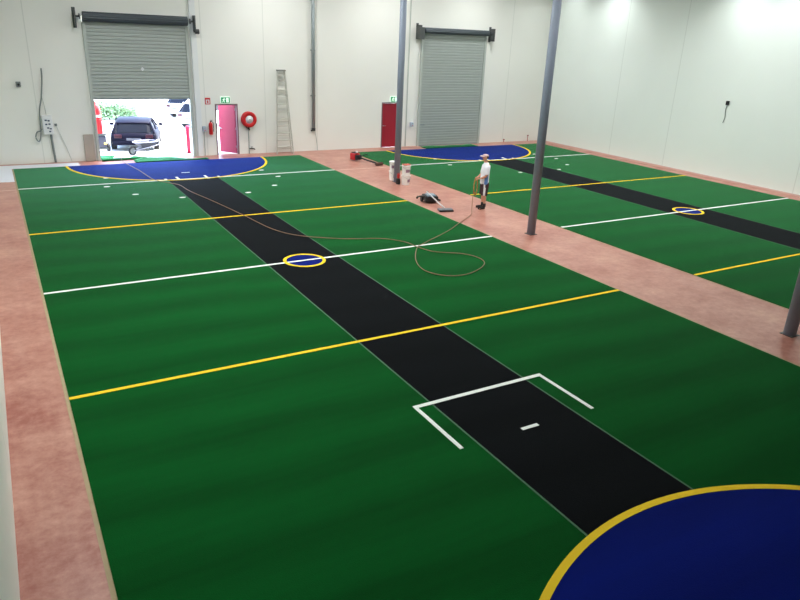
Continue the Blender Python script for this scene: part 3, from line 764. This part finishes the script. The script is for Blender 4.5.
# coil of hose hanging from his hands
g = B(); c0 = HAND
pts = []
ax = Vector((math.cos(math.radians(160)), math.sin(math.radians(160)), 0)); ay = Vector((-ax.y, ax.x, 0))
for i in range(151):
    a = 2*PI*i/30; k = i/150
    pts.append(HAND+ax*(.0+.055*math.sin(a)*1.0)+ay*(-.03+.05*k)+Vector((0, 0, -.26+.27*math.cos(a)*(.9+.1*math.sin(k*9)))))
tag(build('hose_coil', tube(B(), pts, .013, 6), mat('hose_orange', (176, 122, 62), .5), smooth=True), 'orange hose coil hanging from the hands of the man', 'hose coil')

# ------------------------------------------------------------------ outside the open door
def lerp(a, b_, f): return a+(b_-a)*f
def make_car(name, label, paint, loc, rz, group=None):
    """hatchback: local +y is its nose, tail at y=0"""
    t = thing(name, label, 'car', loc, rz, group)
    W = .84
    # stations: y, z_bottom, z_belt, half width
    st = [(0.00, .42, .62, .70), (.04, .30, .80, .80), (.25, .24, .92, W), (.9, .22, .93, W+.02), (2.0, .22, .92, W+.02), (2.9, .22, .90, W), (3.5, .24, .80, W-.03), (3.85, .28, .66, .74), (3.95, .38, .52, .62)]
    g = B(); rings = []
    for y, z0, z1, w in st:
        zm = lerp(z0, z1, .55)
        prof = [(-w*.86, z0), (-w, lerp(z0, zm, .5)), (-w, zm), (-w*.97, lerp(zm, z1, .7)), (-w*.88, z1), (0, z1+.025), (w*.88, z1), (w*.97, lerp(zm, z1, .7)), (w, zm), (w, lerp(z0, zm, .5)), (w*.86, z0)]
        rings.append([g.verts.new((x, y, z)) for x, z in prof])
    for a, b_ in zip(rings, rings[1:]):
        for i in range(len(a)): g.faces.new((a[i], a[(i+1) % len(a)], b_[(i+1) % len(a)], b_[i]))
    g.faces.new(rings[0]); g.faces.new(rings[-1])
    build('body_shell', g, paint, t, smooth=True)
    # greenhouse: roof with glass sides
    gh = [(.10, .86, .30, .74), (.42, .93, 1.30, .73), (.75, .94, 1.41, .74), (1.7, .94, 1.44, .74), (2.2, .93, 1.38, .73), (3.0, .90, .92, .72)]
    g = B(); rings = []
    for y, z0, z1, w in gh:
        z1 = max(z1, z0+.015)
        rings.append([g.verts.new((x, y, z)) for x, z in ((-w, z0-.05), (-w*.93, lerp(z0, z1, .45)), (-w*.80, z1-.05), (-w*.66, z1), (w*.66, z1), (w*.80, z1-.05), (w*.93, lerp(z0, z1, .45)), (w, z0-.05))])
    for a, b_ in zip(rings, rings[1:]):
        for i in range(7): g.faces.new((a[i], a[i+1], b_[i+1], b_[i]))
    g.faces.new(rings[0]); g.faces.new(rings[-1]); build('cabin', g, mat('car_glass', (8, 12, 24), .35, spec=.15), t)
    g = B(); rings = []
    for y, z, w in ((.36, 1.285, .50), (.5, 1.345, .54), (.75, 1.425, .56), (1.7, 1.455, .56), (2.15, 1.40, .54), (2.25, 1.36, .52)):
        rings.append([g.verts.new((x, y, zz)) for x, zz in ((-w-.08, z-.07), (-w, z), (0, z+.015), (w, z), (w+.08, z-.07))])
    for a, b_ in zip(rings, rings[1:]):
        for i in range(4): g.faces.new((a[i], a[i+1], b_[i+1], b_[i]))
    o = build('roof', g, paint, t, smooth=True); sd = o.modifiers.new('t', 'SOLIDIFY'); sd.thickness = .025
    for s in (-1, 1):
        g = B()
        for (y0, z0, y1, z1, x0, x1) in ((.12, .85, .45, 1.32, .75, .61), (1.25, .9, 1.25, 1.42, .76, .62), (2.95, .9, 2.15, 1.38, .74, .60)):
            cyl(g, (s*x0, y0, z0), (s*x1, y1, z1), .045, .035, n=6)
        build('pillar', g, paint, t)
        g = B(); box(g, s*.56-.13, s*.56+.13, -.03, .12, .62, .78, bev=.02); build('tail_light', g, mat('tail_light_red', (60, 22, 34), .3), t)
        g = B(); box(g, s*.55-.13, s*.55+.13, 3.78, 3.93, .52, .66, bev=.02); build('headlight', g, mat('headlight_glass', (210, 215, 225), .15), t)
        g = B(); box(g, s*.93-.09, s*.93+.07, 2.55, 2.67, .92, 1.05, bev=.03); build('wing_mirror', g, paint, t)
        for y in (.72, 3.12):
            g = B(); cyl(g, (s*.68, y, .31), (s*.87, y, .31), .31, n=28); w = build('wheel', g, M_dark, t)
            g = B(); cyl(g, (s*.865, y, .31), (s*.88, y, .31), .19, n=20); build('hub_cap', g, M_alu, w)
    g = B(); box(g, -.76, .76, -.10, .10, .30, .50, bev=.04); build('rear_bumper', g, paint, t)
    g = B(); box(g, -.74, .74, 3.82, 4.0, .28, .46, bev=.04); build('front_bumper', g, mat('bumper_dark', (40, 40, 44), .6), t)
    g = B(); box(g, -.26, .26, -.115, -.095, .52, .63); build('number_plate', g, mat('plate_grey', (96, 98, 108), .6), t)
    return t
M_carpaint = mat('car_paint_dark', (10, 11, 30), .6, spec=.12)
car = make_car('car', 'dark blue hatchback parked in the yard just outside the open roller door', M_carpaint, (5.02, 31.0, 0), -.24)
car.scale = (1.12, .86, .87)
M_carwhite = mat('car_paint_white', (225, 228, 236), .3, coat=.6)
wc = make_car('car', 'white car parked in the yard at the right jamb of the open roller door', M_carwhite, (8.85, 37.2, 0), -.9)
for loc, rz, lab in (((9.3, 42.0, 0), -.9, 'white car parked further back in the yard, seen above the dark hatchback'), ((12.0, 52, 0), -1.2, 'farthest pale car in the yard')):
    c = copy_thing(wc); c.location = loc; c.rotation_euler = (0, 0, rz); c['label'] = lab

# wheelbarrow
t = thing('wheelbarrow', 'wheelbarrow with a dark tray standing in front of the dark hatchback', 'wheelbarrow', (5.3, 30.15, 0), math.radians(205))
g = B(); prof = [(.0, .30, .16, .14), (.0, .52, .40, .27)]
bot = [(-.28, -.16), (.22, -.13), (.22, .13), (-.28, .16)]; top = [(-.42, -.29), (.42, -.24), (.42, .24), (-.42, .29)]
va = [g.verts.new((x, y, .28)) for x, y in bot]; vb = [g.verts.new((x, y, .52)) for x, y in top]
g.faces.new(va[::-1])
for i in range(4): g.faces.new((va[i], va[(i+1) % 4], vb[(i+1) % 4], vb[i]))
o = build('tray', g, mat('tray_dark', (40, 44, 56), .5), t); sd = o.modifiers.new('t', 'SOLIDIFY'); sd.thickness = .012
g = B(); tube(g, smooth_path([(*p, .52) for p in top]+[(*top[0], .52)], 3), .016); build('tray_rim', g, mat('rim_pale', (200, 200, 220), .3, .4), t, smooth=True)
for s in (-1, 1):
    g = B(); tube(g, smooth_path([(.60, s*.06, .19), (.2, s*.16, .26), (-.4, s*.24, .36), (-.85, s*.29, .48)]), .018); build('handle', g, mat('rim_pale', (200, 200, 220), .3, .4), t, smooth=True)
    g = B(); tube(g, [(-.15, s*.2, .30), (-.25, s*.22, .02), (-.05, s*.2, .27)], .015); build('leg', g, M_bracket, t)
g = B(); bmesh.ops.create_circle(g, segments=8, radius=.01); g.free()
g = B(); lathe(g, [(.12, -.035), (.17, -.04), (.195, 0), (.17, .04), (.12, .035), (.12, -.035)], 28, Matrix.Translation((.62, 0, .195)) @ Rx); w = build('wheel', g, M_dark, t, smooth=True)
g = B(); cyl(g, (.62, -.03, .195), (.62, .03, .195), .12, n=20); build('wheel_hub', g, M_grey, w)

# trolley with red cylinder, by the left jamb
t = thing('cylinder_trolley', 'wheeled trolley with tall red cylinder at the left jamb of the open roller door', 'trolley', (3.74, 31.3, 0), .2)
g = B(); lathe(g, [(0, .75), (.17, .75), (.18, .78), (.18, 1.62), (.16, 1.78), (.10, 1.92), (.05, 1.96), (.05, 2.02), (0, 2.02)], 24, Matrix.Translation((-.05, 0, 0))); build('gas_cylinder', g, M_red, t, smooth=True)
g = B(); lathe(g, [(.181, 1.42), (.186, 1.42), (.186, 1.50), (.181, 1.50)], 24, Matrix.Translation((-.05, 0, 0))); build('cylinder_band', g, M_white, t)
g = B()
for s in (-1, 1): tube(g, [(-.05+s*.2, .12, .08), (-.05+s*.2, .12, 1.3), (-.05+s*.2, .28, 1.5)], .02)
box(g, -.28, .22, -.2, .2, .68, .74); box(g, -.28, .22, -.2, .2, .10, .15); build('frame', g, M_bracket, t)
g = B(); box(g, -.25, .19, -.18, .16, .16, .66, bev=.04); build('motor', g, mat('motor_dark', (50, 52, 66), .6), t)
g = B(); box(g, .06, .18, -.21, -.17, .30, .38, bev=.01); build('label_plate', g, mat('plate_yellow', (210, 180, 100), .5), t)
for s in (-1, 1):
    g = B(); cyl(g, (-.03+s*.26, -.05, .17), (-.03+s*.34, -.05, .17), .17, n=24); w = build('wheel', g, M_dark, t)
    g = B(); cyl(g, (-.03+s*.335, -.05, .17), (-.03+s*.35, -.05, .17), .08, n=16); build('hub', g, M_grey, w)
# bollard
t = thing('bollard', 'red steel bollard just outside the right jamb of the open roller door', 'bollard', (7.03, 29.9, 0))
g = B(); lathe(g, [(0, 0), (.085, 0), (.085, 1.08), (.075, 1.12), (.04, 1.15), (0, 1.155)], 20); build('post', g, mat('bollard_red', (196, 30, 70), .45), t, smooth=True)
g = B(); lathe(g, [(0, 0), (.14, 0), (.14, .012), (0, .012)], 20); build('base_plate', g, M_bracket, t)

# hedge
g = B(); rnd = random.Random(3)
for i in range(7000):
    x = rnd.uniform(-2.3, 2.3); y = rnd.uniform(-.6, .6); zt = .86+.12*math.sin(x*2.3)+.08*math.sin(x*5.1+1)
    z = rnd.uniform(.03, 1)**.7*zt
    p = Vector((x, y, z)); a = Vector((rnd.uniform(-1, 1), rnd.uniform(-1, 1), rnd.uniform(-1, 1))).normalized(); b_ = a.orthogonal().normalized(); s = rnd.uniform(.05, .10)
    v = [g.verts.new(p+q) for q in (a*s, b_*s*.5, -a*s, -b_*s*.5)]
    g.faces.new(v)
t = thing('hedge', 'clipped green hedge across the yard beyond the dark hatchback', 'hedge', (4.85, 42.3, 0), -.2)
build('foliage', g, mat('hedge_leaf', (98, 130, 92), .7, noise=.3, nscale=3), t)
g = B()
for i in range(14): cyl(g, (-2.1+.32*i, .1*math.sin(i), 0), (-2.1+.32*i+.1, .1*math.cos(i), .8), .03, .012, n=6)
build('stems', g, mat('hedge_wood', (80, 62, 48), .9), t)

# ------------------------------------------------------------------ daylight
w = bpy.data.worlds.new('world'); scene.world = w; w.use_nodes = True
nt = w.node_tree; bg = nt.nodes['Background']
sky = nt.nodes.new('ShaderNodeTexSky'); sky.sky_type = 'NISHITA'; sky.sun_disc = False; sky.sun_elevation = math.radians(58); sky.sun_rotation = math.radians(100); sky.air_density = 1; sky.dust_density = 2.5
nt.links.new(sky.outputs[0], bg.inputs['Color']); bg.inputs['Strength'].default_value = 3.0
sun = bpy.data.lights.new('sun', 'SUN'); sun.energy = 7; sun.angle = .009; sun.color = (1, .97, .93)
so = bpy.data.objects.new('sun', sun); so.rotation_euler = Vector((-.55, .08, -.9)).to_track_quat('-Z', 'Y').to_euler(); COL.objects.link(so)

vs = scene.view_settings; vs.view_transform = 'Standard'; vs.look = 'None'; vs.gamma = 1; vs.use_curve_mapping = False; vs.exposure = .08
